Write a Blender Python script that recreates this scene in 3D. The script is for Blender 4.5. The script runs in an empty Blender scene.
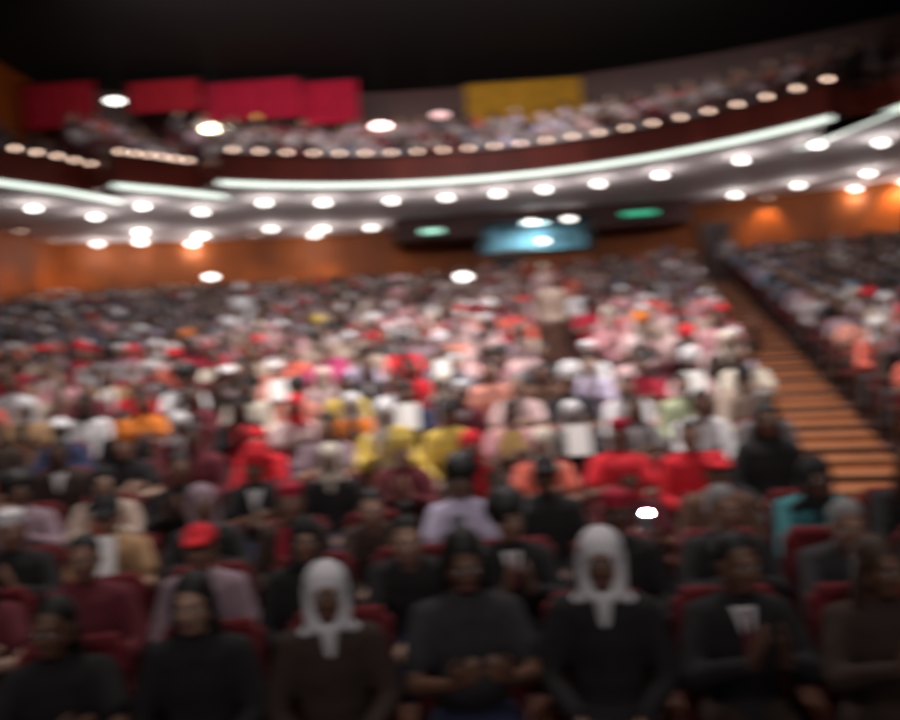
import bpy, bmesh, math, random
import numpy as np
from mathutils import Vector, Matrix
random.seed(11)
S = bpy.context.scene
COL = S.collection
PI = math.pi

# ------------------------------------------------------------------ camera
CAM = Vector((0, 0, 2.25))
FPX = 779.0
PITCH, ROLL = math.radians(-2.2), math.radians(-4.0)
cd = bpy.data.cameras.new('camera')
cam = bpy.data.objects.new('camera', cd)
COL.objects.link(cam)
ROT = Matrix.Rotation(PI/2 + PITCH, 3, 'X') @ Matrix.Rotation(ROLL, 3, 'Z')
cam.matrix_world = Matrix.Translation(CAM) @ ROT.to_4x4()
cd.sensor_width = 36.0
cd.lens = FPX/900*36
cd.clip_end = 300
cd.dof.use_dof = True            # the lens is focused far too close, so the hall is soft
cd.dof.focus_distance = 0.5
cd.dof.aperture_fstop = 5.4
cd.dof.aperture_ratio = 0.45
S.camera = cam

# ------------------------------------------------------------------ world and colour
W = bpy.data.worlds.new('world'); S.world = W
W.use_nodes = True
W.node_tree.nodes['Background'].inputs[0].default_value = (1.0, 0.93, 0.93, 1)
W.node_tree.nodes['Background'].inputs[1].default_value = 0.055
S.view_settings.view_transform = 'Standard'
S.view_settings.look = 'None'
S.view_settings.gamma = 1
S.view_settings.use_curve_mapping = False
S.view_settings.exposure = 0.0

# ------------------------------------------------------------------ house lights (under the hall ceiling) and an added front fill
def area(name, loc, size, power, color=(1, .95, .9), target=None, size_y=None, spread=180):
    l = bpy.data.lights.new(name, 'AREA'); l.energy = power; l.size = size; l.color = color
    if size_y: l.shape = 'RECTANGLE'; l.size_y = size_y
    l.spread = math.radians(spread)
    o = bpy.data.objects.new(name, l); COL.objects.link(o); o.location = loc
    d = (Vector(target) if target else Vector(loc) - Vector((0, 0, 1))) - Vector(loc)
    o.rotation_euler = d.to_track_quat('-Z', 'Y').to_euler()
    return o
area('house_light', (0, 8.5, 11.5), 7, 640, (1, .93, .90), (.3, 10.5, 0), 2.5, 85)
area('house_light', (0, 15.0, 12.0), 14, 520, (1, .92, .92), (0, 17.5, 2), 3, 105)
area('gallery_light', (0, 21.5, 12.4), 20, 720, (1, .88, .85), (0, 31, 9.5), 2, 120)
area('added_front_fill', (0, -4, 7.5), 8, 190, (1, .9, .88), (0, 20, 5.5), 2, 100)  # unseen fill added behind the camera to light the faces and balcony

# ------------------------------------------------------------------ projection helpers (pixel of the photo <-> point in the hall)
def ray(px, py):
    return (ROT @ Vector(((px-450)/FPX, -(py-360)/FPX, -1))).normalized()
def at_z(px, py, z):
    d = ray(px, py); t = (z-CAM.z)/d.z
    return CAM + d*t
def at_y(px, py, y):
    d = ray(px, py); t = (y-CAM.y)/d.y
    return CAM + d*t
def pix(p):
    q = ROT.transposed() @ (Vector(p)-CAM)
    if q.z > -0.2: return (-9999, -9999)
    return (450+FPX*q.x/-q.z, 360-FPX*q.y/-q.z)

# ------------------------------------------------------------------ materials
MC = {}
def mat(name, rgb, rough=.7, noise=0, scale=20, emit=None, metal=0, bump=0, rgb2=None, coat=0):
    if name in MC: return MC[name]
    m = bpy.data.materials.new(name); m.use_nodes = True
    nt = m.node_tree; b = nt.nodes['Principled BSDF']
    b.inputs['Base Color'].default_value = (*rgb, 1)
    b.inputs['Roughness'].default_value = rough
    b.inputs['Metallic'].default_value = metal
    if coat: b.inputs['Coat Weight'].default_value = coat
    if noise or rgb2:
        tc = nt.nodes.new('ShaderNodeTexCoord')
        n = nt.nodes.new('ShaderNodeTexNoise'); n.inputs['Scale'].default_value = scale
        n.inputs['Detail'].default_value = 4
        nt.links.new(tc.outputs['Object'], n.inputs['Vector'])
        r = nt.nodes.new('ShaderNodeValToRGB')
        k = noise
        r.color_ramp.elements[0].position = .35; r.color_ramp.elements[1].position = .65
        r.color_ramp.elements[0].color = (*[c*(1-k) for c in rgb], 1)
        r.color_ramp.elements[1].color = (*(rgb2 if rgb2 else [min(1, c*(1+k)) for c in rgb]), 1)
        nt.links.new(n.outputs['Fac'], r.inputs['Fac'])
        nt.links.new(r.outputs['Color'], b.inputs['Base Color'])
        if bump:
            bp = nt.nodes.new('ShaderNodeBump'); bp.inputs['Strength'].default_value = bump
            nt.links.new(n.outputs['Fac'], bp.inputs['Height'])
            nt.links.new(bp.outputs['Normal'], b.inputs['Normal'])
    if emit:
        b.inputs['Emission Color'].default_value = (*emit[0], 1)
        b.inputs['Emission Strength'].default_value = emit[1]
    MC[name] = m
    return m

def wood_panel(name, c1, c2, sx=1.2, rough=.35):
    m = bpy.data.materials.new(name); m.use_nodes = True
    nt = m.node_tree; b = nt.nodes['Principled BSDF']; L = nt.links.new
    tc = nt.nodes.new('ShaderNodeTexCoord')
    mp = nt.nodes.new('ShaderNodeMapping'); mp.inputs['Scale'].default_value = (1, 1, .12)
    n = nt.nodes.new('ShaderNodeTexNoise'); n.inputs['Scale'].default_value = 9; n.inputs['Detail'].default_value = 6
    L(tc.outputs['Object'], mp.inputs['Vector']); L(mp.outputs['Vector'], n.inputs['Vector'])
    r = nt.nodes.new('ShaderNodeValToRGB')
    r.color_ramp.elements[0].position = .3; r.color_ramp.elements[1].position = .7
    r.color_ramp.elements[0].color = (*c1, 1); r.color_ramp.elements[1].color = (*c2, 1)
    L(n.outputs['Fac'], r.inputs['Fac'])
    v = nt.nodes.new('ShaderNodeTexVoronoi'); v.inputs['Scale'].default_value = .55
    mp2 = nt.nodes.new('ShaderNodeMapping'); mp2.inputs['Scale'].default_value = (sx, sx, .2)
    L(tc.outputs['Object'], mp2.inputs['Vector']); L(mp2.outputs['Vector'], v.inputs['Vector'])
    sep = nt.nodes.new('ShaderNodeSeparateColor'); L(v.outputs['Color'], sep.inputs['Color'])
    mr = nt.nodes.new('ShaderNodeMapRange'); mr.inputs['To Min'].default_value = .7; mr.inputs['To Max'].default_value = 1.25
    L(sep.outputs[0], mr.inputs['Value'])
    mx = nt.nodes.new('ShaderNodeVectorMath'); mx.operation = 'SCALE'
    L(r.outputs['Color'], mx.inputs[0]); L(mr.outputs[0], mx.inputs['Scale'])
    L(mx.outputs[0], b.inputs['Base Color'])
    b.inputs['Roughness'].default_value = rough
    return m

M_WALL = wood_panel('wall_wood', (.24, .046, .0015), (.42, .10, .003), rough=.6)
M_FASCIA = wood_panel('fascia_wood', (.15, .026, .018), (.26, .045, .03), 2)
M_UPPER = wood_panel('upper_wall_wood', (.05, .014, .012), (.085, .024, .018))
M_BOOTH = mat('booth_paint', (.06, .016, .014), .6, .25, 3)
M_SOFFIT = mat('soffit_plaster', (.66, .61, .62), .8, .06, 2)
M_CEIL = mat('ceiling_black', (.006, .005, .006), .95, .2, 3)
M_FLOOR = mat('terrace_carpet', (.05, .016, .017), .95, .25, 12)
M_STEP = mat('stair_wood', (.30, .10, .035), .5, .25, 6)
M_STEP2 = mat('stair_carpet', (.16, .07, .06), .9, .2, 10)
M_NOSE = mat('stair_nosing', (.30, .16, .08), .5)
M_SEATC = mat('seat_velvet', (.16, .012, .018), .9, .2, 40)
M_SEATW = mat('seat_wood', (.09, .03, .015), .4, .3, 15)
M_METAL = mat('dark_metal', (.03, .03, .032), .4, metal=.8)
M_WHITEM = mat('lamp_ring', (.7, .7, .68), .4)
M_LENS = mat('lamp_lens', (1, 1, 1), .5, emit=((1, .96, .90), 5))
M_WARM = mat('rail_lamp_globe', (1, .9, .75), .5, emit=((1, .68, .52), 4.2))
M_STRIP = mat('strip_light', (1, 1, 1), .5, emit=((.86, 1.0, .88), 1.25))
M_GREEN = mat('exit_green', (.03, .35, .2), .5, emit=((.10, .8, .45), .6))
M_GREENL = mat('exit_pale', (.5, .9, .7), .5, emit=((.5, 1, .78), 1.2))

# ------------------------------------------------------------------ mesh helpers
def new_obj(name, me, parent=None, mats=None):
    o = bpy.data.objects.new(name, me); COL.objects.link(o)
    if parent: o.parent = parent
    if mats is not None:
        me.materials.clear()
        for m in mats: me.materials.append(m)
    return o
def from_bm(name, bm, m=None, parent=None, smooth=False):
    me = bpy.data.meshes.new(name)
    bmesh.ops.recalc_face_normals(bm, faces=bm.faces)
    bm.to_mesh(me); bm.free()
    if smooth: me.polygons.foreach_set('use_smooth', [True]*len(me.polygons))
    return new_obj(name, me, parent, [m] if m else None)
def empty(name, loc=(0, 0, 0), rz=0, label=None, cat=None, group=None, kind=None, scale=1):
    o = bpy.data.objects.new(name, None); COL.objects.link(o)
    o.location = loc; o.rotation_euler = (0, 0, rz); o.scale = (scale,)*3
    o.empty_display_size = .1
    return tag(o, label, cat, group, kind)
def tag(o, label=None, cat=None, group=None, kind=None):
    if label: o['label'] = label
    if cat: o['category'] = cat
    if group: o['group'] = group
    if kind: o['kind'] = kind
    return o
def add_box(bm, c, s, rz=0, bev=0):
    t = bmesh.new()
    bmesh.ops.create_cube(t, size=1)
    for v in t.verts: v.co = Vector((v.co.x*s[0], v.co.y*s[1], v.co.z*s[2]))
    if bev: bmesh.ops.bevel(t, geom=list(t.edges), offset=bev, segments=2, profile=.5, affect='EDGES')
    M = Matrix.Translation(c) @ Matrix.Rotation(rz, 4, 'Z')
    bmesh.ops.transform(t, matrix=M, verts=t.verts)
    me = bpy.data.meshes.new('t'); t.to_mesh(me); t.free(); bm.from_mesh(me); bpy.data.meshes.remove(me)
def add_cyl(bm, c, r, h, seg=16, r2=None):
    bmesh.ops.create_cone(bm, cap_ends=True, segments=seg, radius1=r, radius2=r if r2 is None else r2, depth=h,
                          matrix=Matrix.Translation(c))
def add_sphere(bm, c, r, u=14, v=8):
    M = Matrix.Translation(c) @ Matrix.Diagonal((*(r if isinstance(r, tuple) else (r, r, r)), 1))
    bmesh.ops.create_uvsphere(bm, u_segments=u, v_segments=v, radius=1, matrix=M)
def add_capsule(bm, p0, p1, r0, r1, seg=10):
    p0, p1 = Vector(p0), Vector(p1); ax = p1-p0; L = ax.length
    if L < 1e-6: ax = Vector((0, 0, 1))
    q = Vector((0, 0, 1)).rotation_difference(ax.normalized())
    rings = []
    for k in (-75, -45, -15, 0): rings.append((r0*math.sin(math.radians(k)), r0*math.cos(math.radians(k))))
    for k in (0, 15, 45, 75): rings.append((L+r1*math.sin(math.radians(k)), r1*math.cos(math.radians(k))))
    prev = None; first = None
    for z, r in rings:
        vs = [bm.verts.new(p0 + q @ Vector((r*math.cos(2*PI*i/seg), r*math.sin(2*PI*i/seg), z))) for i in range(seg)]
        if prev:
            for i in range(seg): bm.faces.new((prev[i], prev[(i+1) % seg], vs[(i+1) % seg], vs[i]))
        else: first = vs
        prev = vs
    bm.faces.new(prev); bm.faces.new(list(reversed(first)))

def organic(fn, voxel, smooth=4, ratio=.4, noise=0):
    """fn fills a bmesh with overlapping closed volumes; they are fused into one continuous surface"""
    bm = bmesh.new(); fn(bm)
    bmesh.ops.recalc_face_normals(bm, faces=bm.faces)
    me = bpy.data.meshes.new('tmp'); bm.to_mesh(me); bm.free()
    o = bpy.data.objects.new('tmp', me); COL.objects.link(o)
    r = o.modifiers.new('r', 'REMESH'); r.mode = 'VOXEL'; r.voxel_size = voxel
    if smooth:
        s = o.modifiers.new('s', 'SMOOTH'); s.factor = .5; s.iterations = smooth
    if noise:
        tx = bpy.data.textures.new('n', 'CLOUDS'); tx.noise_scale = .09
        d = o.modifiers.new('d', 'DISPLACE'); d.texture = tx; d.strength = noise; d.mid_level = .5
    if ratio < 1:
        d = o.modifiers.new('dec', 'DECIMATE'); d.ratio = ratio
    dg = bpy.context.evaluated_depsgraph_get()
    res = bpy.data.meshes.new_from_object(o.evaluated_get(dg))
    bpy.data.objects.remove(o); bpy.data.meshes.remove(me)
    res.materials.clear()
    res.polygons.foreach_set('use_smooth', [True]*len(res.polygons))
    return res

# ================================================================== HALL
CX, CY = 0.0, -5.9                   # centre of the fan of rows
R0, PITCHR = 9.1, 0.95               # first row radius, distance between rows
NROWS = 30
RISE = 0.1235
def row_z(i): return max(0, i-2)*RISE
A1, W1 = math.radians(16.0), 1.15    # the wooden aisle stair
A2, W2 = math.radians(5.6), 0.62     # the narrow carpeted aisle

def pol(R, a): return (CX+R*math.sin(a), CY+R*math.cos(a))
# stepped floor
bm = bmesh.new()
aa = [math.radians(-62+4*k) for k in range(32)]
def arc_slab(bm, ra, rb, z, zb):
    prev = None
    for a in aa:
        p = [bm.verts.new((*pol(ra, a), zb)), bm.verts.new((*pol(ra, a), z)), bm.verts.new((*pol(rb, a), z))]
        if prev:
            bm.faces.new((prev[0], p[0], p[1], prev[1])); bm.faces.new((prev[1], p[1], p[2], prev[2]))
        prev = p
bmf = bm
arc_slab(bm, .8, R0+2*PITCHR+.36, 0, -.3)
for i in range(3, NROWS+4):
    z = row_z(min(i, NROWS))
    arc_slab(bm, R0+i*PITCHR-PITCHR+.36, R0+i*PITCHR+.36, z, z-.5)
arc_slab(bm, R0+(NROWS+3)*PITCHR+.36, R0+(NROWS+12)*PITCHR, row_z(NROWS), row_z(NROWS)-.5)
fl = from_bm('floor', bm, M_FLOOR); tag(fl, 'stepped dark red floor of the raked stalls', kind='structure')

def aisle(name, a, w, m, label, ia=3, ib=NROWS):
    bm = bmesh.new(); nose = bmesh.new()
    root = empty(name, label=label, kind='structure')
    for i in range(ia, ib):
        for h in range(2):
            z = row_z(i)-RISE/2+(h*RISE/2)+.012
            rm = R0+(i-1)*PITCHR+.36+PITCHR/4+h*PITCHR/2
            if h == 0: z = row_z(i-1)+RISE/2+.01
            else: z = row_z(i-1)+.012
            # lower half tread level with the terrace below, upper half tread a half step higher
            z = row_z(i)+.012 + (h*RISE/2)
            x, y = pol(rm, a)
            add_box(bm, (x, y, z-.14), (w, PITCHR/2+.004, .28), -a)
            x, y = pol(rm-PITCHR/4+.02, a)
            add_box(nose, (x, y, z+.004), (w, .045, .014), -a)
    from_bm('tread', bm, m, root); from_bm('nosing', nose, M_NOSE, root)
aisle('stairs', A1, W1, M_STEP, 'orange wooden aisle stair climbing between the seat blocks')
aisle('stairs', A2, W2, M_STEP2, 'narrow carpeted aisle steps climbing through the middle of the stalls', 8)

# walls: side walls and a curved back wall
XL, XR = -15.6, 19.5
ZS = 6.85                             # underside of the balcony
def back_y(x): return 2+math.sqrt(33.5**2-x*x)
def wall_strip(name, pts, z0, z1, m, label, th=.25):
    bm = bmesh.new()
    n = len(pts)
    def nrm(i):
        a = Vector(pts[max(0, i-1)]); b = Vector(pts[min(n-1, i+1)]); t = (b-a).normalized(); return Vector((-t.y, t.x))
    rows = []
    for i, p in enumerate(pts):
        q = Vector(p)+nrm(i)*th
        rows.append([bm.verts.new((*p, z0)), bm.verts.new((*p, z1)), bm.verts.new((*q, z1)), bm.verts.new((*q, z0))])
    for a, b in zip(rows, rows[1:]):
        for k in range(4): bm.faces.new((a[k], b[k], b[(k+1) % 4], a[(k+1) % 4]))
    bm.faces.new(rows[0]); bm.faces.new(list(reversed(rows[-1])))
    o = from_bm(name, bm, m); return tag(o, label, kind='structure') if label else o
xs = [XL+(XR-XL)*k/28 for k in range(29)]
wall_strip('wall_back', [(x, back_y(x)) for x in xs], -.5, 7.0, M_WALL, 'orange brown wood panelled back wall under the balcony')
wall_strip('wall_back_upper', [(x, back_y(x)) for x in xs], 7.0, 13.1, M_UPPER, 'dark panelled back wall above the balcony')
wall_strip('wall_left', [(XL, 1), (XL, back_y(XL))], -.5, 13.1, M_WALL, 'orange brown wood panelled left side wall')
wall_strip('wall_right', [(XR, back_y(XR)), (XR, 1)], -.5, 13.1, M_WALL, 'wood panelled right side wall')
bm = bmesh.new(); add_box(bm, (2, 17.5, 13.2), (36, 37, .2)); 
tag(from_bm('ceiling', bm, M_CEIL), 'unlit black ceiling of the hall', kind='structure')
# vertical battens on the back wall
for k, x in enumerate([-14.2+1.9*j for j in range(17)]):
    pass

# ------------------------------------------------------------------ balcony
def circ3(a, b, c):
    ax, ay = a; bx, by = b; cx, cy = c
    d = 2*(ax*(by-cy)+bx*(cy-ay)+cx*(ay-by))
    ux = ((ax*ax+ay*ay)*(by-cy)+(bx*bx+by*by)*(cy-ay)+(cx*cx+cy*cy)*(ay-by))/d
    uy = ((ax*ax+ay*ay)*(cx-bx)+(bx*bx+by*by)*(ax-cx)+(cx*cx+cy*cy)*(bx-ax))/d
    return ux, uy, math.hypot(ax-ux, ay-uy)
def pz(px, py): p = at_z(px, py, ZS); return (p.x, p.y)
seg1 = [pz(-70, 176), pz(0, 184), pz(60, 192), pz(121, 203)]
seg2 = [pz(114, 187), pz(170, 192), pz(226, 198)]
a3, b3, c3 = pz(219, 184), pz(480, 180), pz(832, 119)
ux, uy, ur = circ3(a3, b3, c3)
t0 = math.atan2(a3[1]-uy, a3[0]-ux); t1 = math.atan2(c3[1]-uy, c3[0]-ux)
seg3 = [(ux+ur*math.cos(t0+(t1-t0)*k/36), uy+ur*math.sin(t0+(t1-t0)*k/36)) for k in range(37)]
seg4 = [pz(800, 149), pz(900, 110), pz(960, 88)]
SEGS = [seg1, seg2, seg3, seg4]
bal = empty('balcony', label='curved balcony with stepped dark red fronts, green white edge strips and grey underside', kind='structure')
bm = bmesh.new()
outline = [(XL, seg1[0][1]-1)]+seg1+seg2+seg3+seg4+[(XR, seg4[-1][1]-1)]+[(x, back_y(x)) for x in reversed(xs)]
def prism(bm, pts, z0, z1):
    lo = [bm.verts.new((*p, z0)) for p in pts]; hi = [bm.verts.new((*p, z1)) for p in pts]
    bm.faces.new(lo); bm.faces.new(list(reversed(hi)))
    n = len(pts)
    for i in range(n): bm.faces.new((lo[i], lo[(i+1) % n], hi[(i+1) % n], hi[i]))
prism(bm, outline, ZS, ZS+.18)
bmesh.ops.triangulate(bm, faces=[f for f in bm.faces if len(f.verts) > 4])
from_bm('soffit', bm, M_SOFFIT, bal)
def ribbon(bm, pts, z0, z1, off0, off1):
    """a band following pts, between two offsets measured away from the stage"""
    n = len(pts); rows = []
    for i, p in enumerate(pts):
        a = Vector(pts[max(0, i-1)]); b = Vector(pts[min(n-1, i+1)]); t = (b-a).normalized()
        nn = Vector((-t.y, t.x))
        q0 = Vector(p)+nn*off0; q1 = Vector(p)+nn*off1
        rows.append([bm.verts.new((*q0, z0)), bm.verts.new((*q0, z1)), bm.verts.new((*q1, z1)), bm.verts.new((*q1, z0))])
    for a, b in zip(rows, rows[1:]):
        for k in range(4): bm.faces.new((a[k], b[k], b[(k+1) % 4], a[(k+1) % 4]))
    bm.faces.new(rows[0]); bm.faces.new(list(reversed(rows[-1])))
for s in SEGS:
    bm = bmesh.new(); ribbon(bm, s, ZS+.10, ZS+.86, 0, .14)
    # return of the front at both ends of the box
    for e, f in ((s[0], s[1]), (s[-1], s[-2])):
        t = (Vector(f)-Vector(e)).normalized()
        nn = Vector((-t.y, t.x)) if e is s[0] else Vector((t.y, -t.x))
        c = Vector(e)+nn*.9+t*.07
        add_box(bm, (c.x, c.y, ZS+.48), (.14, 1.8, .76), math.atan2(t.y, t.x))
    p = from_bm('balcony_front', bm, M_FASCIA, bal)
    bm = bmesh.new(); ribbon(bm, s, ZS+.86, ZS+.91, -.04, .20); from_bm('handrail', bm, M_SEATW, p)
    bm = bmesh.new(); ribbon(bm, s, ZS-.03, ZS+.10, -.05, .03); from_bm('light_strip', bm, M_STRIP, p)
# stepped gallery floor behind each front
bm = bmesh.new()
for s in SEGS:
    for k in range(5):
        ribbon(bm, s, ZS+.18, ZS+.30+k*.42, .55+k*.85, .55+(k+1)*.85)
gf = from_bm('gallery_floor', bm, M_FLOOR, bal)

# ------------------------------------------------------------------ soffit downlights
def downlight_mesh(r):
    a = bmesh.new(); add_cyl(a, (0, 0, -.015), r*1.1, .03, 20); add_cyl(a, (0, 0, -.05), r*.4, .07, 16)
    b = bmesh.new(); add_sphere(b, (0, 0, -.17), (r, r, r*.62), 16, 8)
    ma = bpy.data.meshes.new('downlight_ring'); a.to_mesh(ma); a.free(); ma.materials.append(M_WHITEM)
    mb = bpy.data.meshes.new('downlight_lens'); b.to_mesh(mb); b.free(); mb.materials.append(M_LENS)
    return ma, mb
DL, DLB = downlight_mesh(.125), downlight_mesh(.16)
front = [(33, 203), (95, 212), (142, 201), (201, 207), (264, 198), (323, 198), (391, 196), (446, 193), (497, 189), (544, 185), (598, 179), (660, 170), (741, 155), (817, 139), (881, 137)]
rear = [(97, 240), (140, 228), (140, 238), (201, 232), (201, 243), (270, 225), (322, 225), (314, 232), (371, 224), (735, 191), (798, 181), (845, 188), (868, 169), (898, 180)]
ORD = 'first second third fourth fifth sixth seventh eighth ninth tenth eleventh twelfth thirteenth fourteenth fifteenth sixteenth seventeenth eighteenth nineteenth twentieth twenty-first twenty-second twenty-third twenty-fourth twenty-fifth twenty-sixth twenty-seventh twenty-eighth twenty-ninth thirtieth'.split()
def place_dl(p, meshes, label, group):
    r = empty('downlight', (p[0], p[1], p[2]), label=label, cat='ceiling light', group=group)
    new_obj('ring', meshes[0], r); new_obj('lens', meshes[1], r)
    l = bpy.data.lights.new('downlight_glow', 'POINT'); l.energy = 27; l.color = (1, .93, .9); l.shadow_soft_size = .15
    o = bpy.data.objects.new('glow', l); COL.objects.link(o); o.parent = r; o.location = (0, 0, -.5)
    return r
for i, (x, y) in enumerate(front):
    p = at_z(x, y, ZS)
    place_dl(p, DL, f'round white downlight under the balcony edge, {ORD[i]} from the left of the front row', 'downlights along the balcony edge')
for i, (x, y) in enumerate(rear):
    p = at_z(x, y, ZS)
    lim = back_y(p.x)-.35
    if p.y > lim: p.y = lim
    place_dl(p, DLB if 0 < i < 5 else DL, f'round white downlight deeper under the balcony, {ORD[i]} from the left', 'downlights near the back wall')
# wall washers: warm lamps by the back wall (their light pools on the panels)
def washer(px, py, power, label):
    p = at_z(px, py, ZS)
    lim = back_y(p.x)-.45
    p.y = min(p.y, lim) if abs(p.x-XL) > 2 else p.y
    r = empty('wall_washer', (p.x, p.y, ZS), label=label, cat='ceiling light', group='warm lamps by the back wall')
    bm = bmesh.new(); add_cyl(bm, (0, 0, -.05), .09, .1, 16); from_bm('housing', bm, M_METAL, r)
    bm = bmesh.new(); add_cyl(bm, (0, 0, -.108), .07, .015, 16); from_bm('lens', bm, M_WARM, r)
    l = bpy.data.lights.new('wall_washer_light', 'SPOT'); l.energy = power; l.color = (1, .62, .28); l.spot_size = math.radians(95); l.spot_blend = .8; l.shadow_soft_size = .12
    o = bpy.data.objects.new('washer_beam', l); COL.objects.link(o); o.parent = r; o.location = (0, 0, -.16)
    o.rotation_euler = (math.radians(18), 0, 0)
for a in [(20, 228, 120, 'warm wall washer near the left end of the balcony underside'),
          (55, 238, 130, 'warm wall washer second along the left side wall'),
          (255, 233, 150, 'warm wall washer above the panel left of the double lamp'),
          (318, 231, 260, 'warm wall washer casting the bright orange pool on the panels'),
          (845, 196, 190, 'warm wall washer casting the orange pool at the far right'),
          (745, 205, 140, 'warm wall washer beside the right end of the control booth'),
          (890, 190, 50, 'warm wall washer at the extreme right of the back wall')]:
    washer(*a)

# ------------------------------------------------------------------ rail lamps on the balcony fronts
def poly_point(pts, d):
    for a, b in zip(pts, pts[1:]):
        L = math.dist(a, b)
        if d <= L:
            t = (Vector(b)-Vector(a)).normalized(); return Vector(a)+t*d, t
        d -= L
    return None, None
bm = bmesh.new(); add_cyl(bm, (0, 0, .03), .045, .06, 12, .03); rl_base = from_bm('x', bm, M_METAL)
bm = bmesh.new(); add_sphere(bm, (0, 0, .115), (.065, .065, .065), 14, 8); rl_globe = from_bm('x', bm, M_WARM, smooth=True)
mb_, mg_ = rl_base.data, rl_globe.data
bpy.data.objects.remove(rl_base); bpy.data.objects.remove(rl_globe)
for s, start, step, where, cnt in ((seg1, 2.2, .62, 'leftmost stepped balcony front', 7), (seg2, .3, .42, 'second stepped balcony front', 6), (seg3, .5, .80, 'long curved balcony front', 23)):
    d = start; i = 0
    L = sum(math.dist(a, b) for a, b in zip(s, s[1:]))
    while d < L-.05 and i < cnt:
        p, t = poly_point(s, d)
        n = Vector((-t.y, t.x)); q = p+n*.08
        r = empty('rail_lamp', (q.x, q.y, ZS+.91), label=f'small warm globe lamp on the {where}, {ORD[i]} from the left', cat='lamp', group='globe lamps on the '+where)
        new_obj('lamp_base', mb_, r); new_obj('globe', mg_, r)
        d += step; i += 1

# ------------------------------------------------------------------ control booth, doors, exit signs on the back wall
def wy(px, py, off=.0):
    """point on the back wall seen at that pixel, moved towards the stage by off"""
    d = ray(px, py); y = 30.0
    for _ in range(20):
        p = CAM+d*((y-CAM.y)/d.y); y = back_y(max(-33, min(33, p.x)))-off
    return p
booth = empty('control_booth', label='dark control booth projecting from the back wall with a teal lit window', cat='booth')
yb = 31.6
L_, R_ = at_y(392, 230, yb).x, at_y(692, 215, yb).x
zt, zb = ZS-.005, 5.95
wx0, wx1 = at_y(484, 235, yb).x, at_y(592, 235, yb).x
wz0, wz1 = 5.15, 6.42
bm = bmesh.new()
depth = back_y(0)-yb
mid = yb+depth/2
add_box(bm, ((L_+R_)/2, mid, (zt+6.5)/2), (R_-L_, depth, zt-6.5))               # header
add_box(bm, ((L_+wx0)/2, mid, (6.5+zb)/2), (wx0-L_, depth, 6.5-zb))             # left of window
add_box(bm, ((wx1+R_)/2, mid, (6.5+zb)/2), (R_-wx1, depth, 6.5-zb))
from_bm('booth_shell', bm, M_BOOTH, booth)
bm = bmesh.new(); add_box(bm, ((wx0+wx1)/2, yb+.1, 4.2), (wx1-wx0+.3, .2, 2*(wz0-4.2))); from_bm('booth_apron', bm, M_WALL, booth)
bm = bmesh.new()
for x in (wx0, wx1): add_box(bm, (x, yb-.02, (wz0+wz1)/2), (.12, .16, wz1-wz0+.16))
for z in (wz0, wz1+.04): add_box(bm, ((wx0+wx1)/2, yb-.02, z), (wx1-wx0+.12, .16, .1))
add_box(bm, (wx0+(wx1-wx0)*.33, yb, (wz0+wz1)/2), (.05, .08, wz1-wz0)); add_box(bm, (wx0+(wx1-wx0)*.66, yb, (wz0+wz1)/2), (.05, .08, wz1-wz0))
wf = from_bm('window_frame', bm, M_METAL, booth)
gl = mat('booth_glass', (.9, 1, 1), .02)
gl.node_tree.nodes['Principled BSDF'].inputs['Transmission Weight'].default_value = 1
gl.node_tree.nodes['Principled BSDF'].inputs['IOR'].default_value = 1.05
bm = bmesh.new(); add_box(bm, ((wx0+wx1)/2, yb+.02, (wz0+wz1)/2), (wx1-wx0, .012, wz1-wz0)); from_bm('pane', bm, gl, wf)
M_TEAL = mat('booth_wall_teal', (.22, .42, .52), .7, .5, 1.5)
bm = bmesh.new(); add_box(bm, ((wx0+wx1)/2, yb+1.9, (wz0+wz1)/2), (wx1-wx0+.2, .05, wz1-wz0+.3)); from_bm('inner_wall', bm, M_TEAL, booth)
bm = bmesh.new(); add_box(bm, ((wx0+wx1)/2, yb+.95, wz0-.08), (wx1-wx0+.2, 1.9, .08)); from_bm('inner_floor', bm, M_METAL, booth)
bl = area('booth_light', ((wx0+wx1)/2, yb+.9, 6.42), .9, 60, (.8, .95, 1), None, .3)
# lamps and desk in the booth
for px, py, lab in ((531, 222, 'round lamp behind the booth window, left of the pair'), (569, 219, 'round lamp behind the booth window, right of the pair'), (543, 241, 'low round lamp under the middle of the booth window')):
    q = at_y(px, py, yb-.22 if py > 235 else yb-.3)
    r = empty('booth_lamp', q, label=lab, cat='lamp', group='white lamps at the control booth')
    bm = bmesh.new(); add_cyl(bm, (0, .1, .1), .05, .14, 12); from_bm('bracket', bm, M_METAL, r)
    bm = bmesh.new(); add_sphere(bm, (0, 0, 0), (.17, .12, .10)); from_bm('lens', bm, M_LENS, r, True)
q = at_y(505, 247, yb+.6)
r = empty('mixing_desk', (q.x+.6, q.y, wz0-.03), label='pale mixing desk behind the booth window', cat='desk')
bm = bmesh.new(); add_box(bm, (0, 0, .12), (2.2, .5, .24), 0, .02); from_bm('desk_body', bm, mat('desk_pale', (.55, .68, .7), .5), r)
bm = bmesh.new()
for k in range(12): add_box(bm, (-1+.18*k, -.05, .25), (.03, .3, .02))
from_bm('fader', bm, M_METAL, r)
# exit signs
for px, py, w, lab in ((432, 232, .9, 'green glowing exit sign over the door left of the control booth window'), (639, 214, 1.5, 'long green glowing exit sign right of the control booth window')):
    p = at_y(px, py, yb-.12)
    r = empty('exit_sign', p, label=lab, cat='sign', group='green exit signs')
    bm = bmesh.new(); add_box(bm, (0, 0, 0), (w, .12, .42), 0, .02); from_bm('sign_box', bm, mat('sign_dark', (.015, .06, .045), .5), r)
    bm = bmesh.new(); add_box(bm, (0, -.065, .03), (w*.9, .02, .17)); from_bm('sign_panel', bm, M_GREENL if w < 1 else M_GREEN, r)
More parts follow.
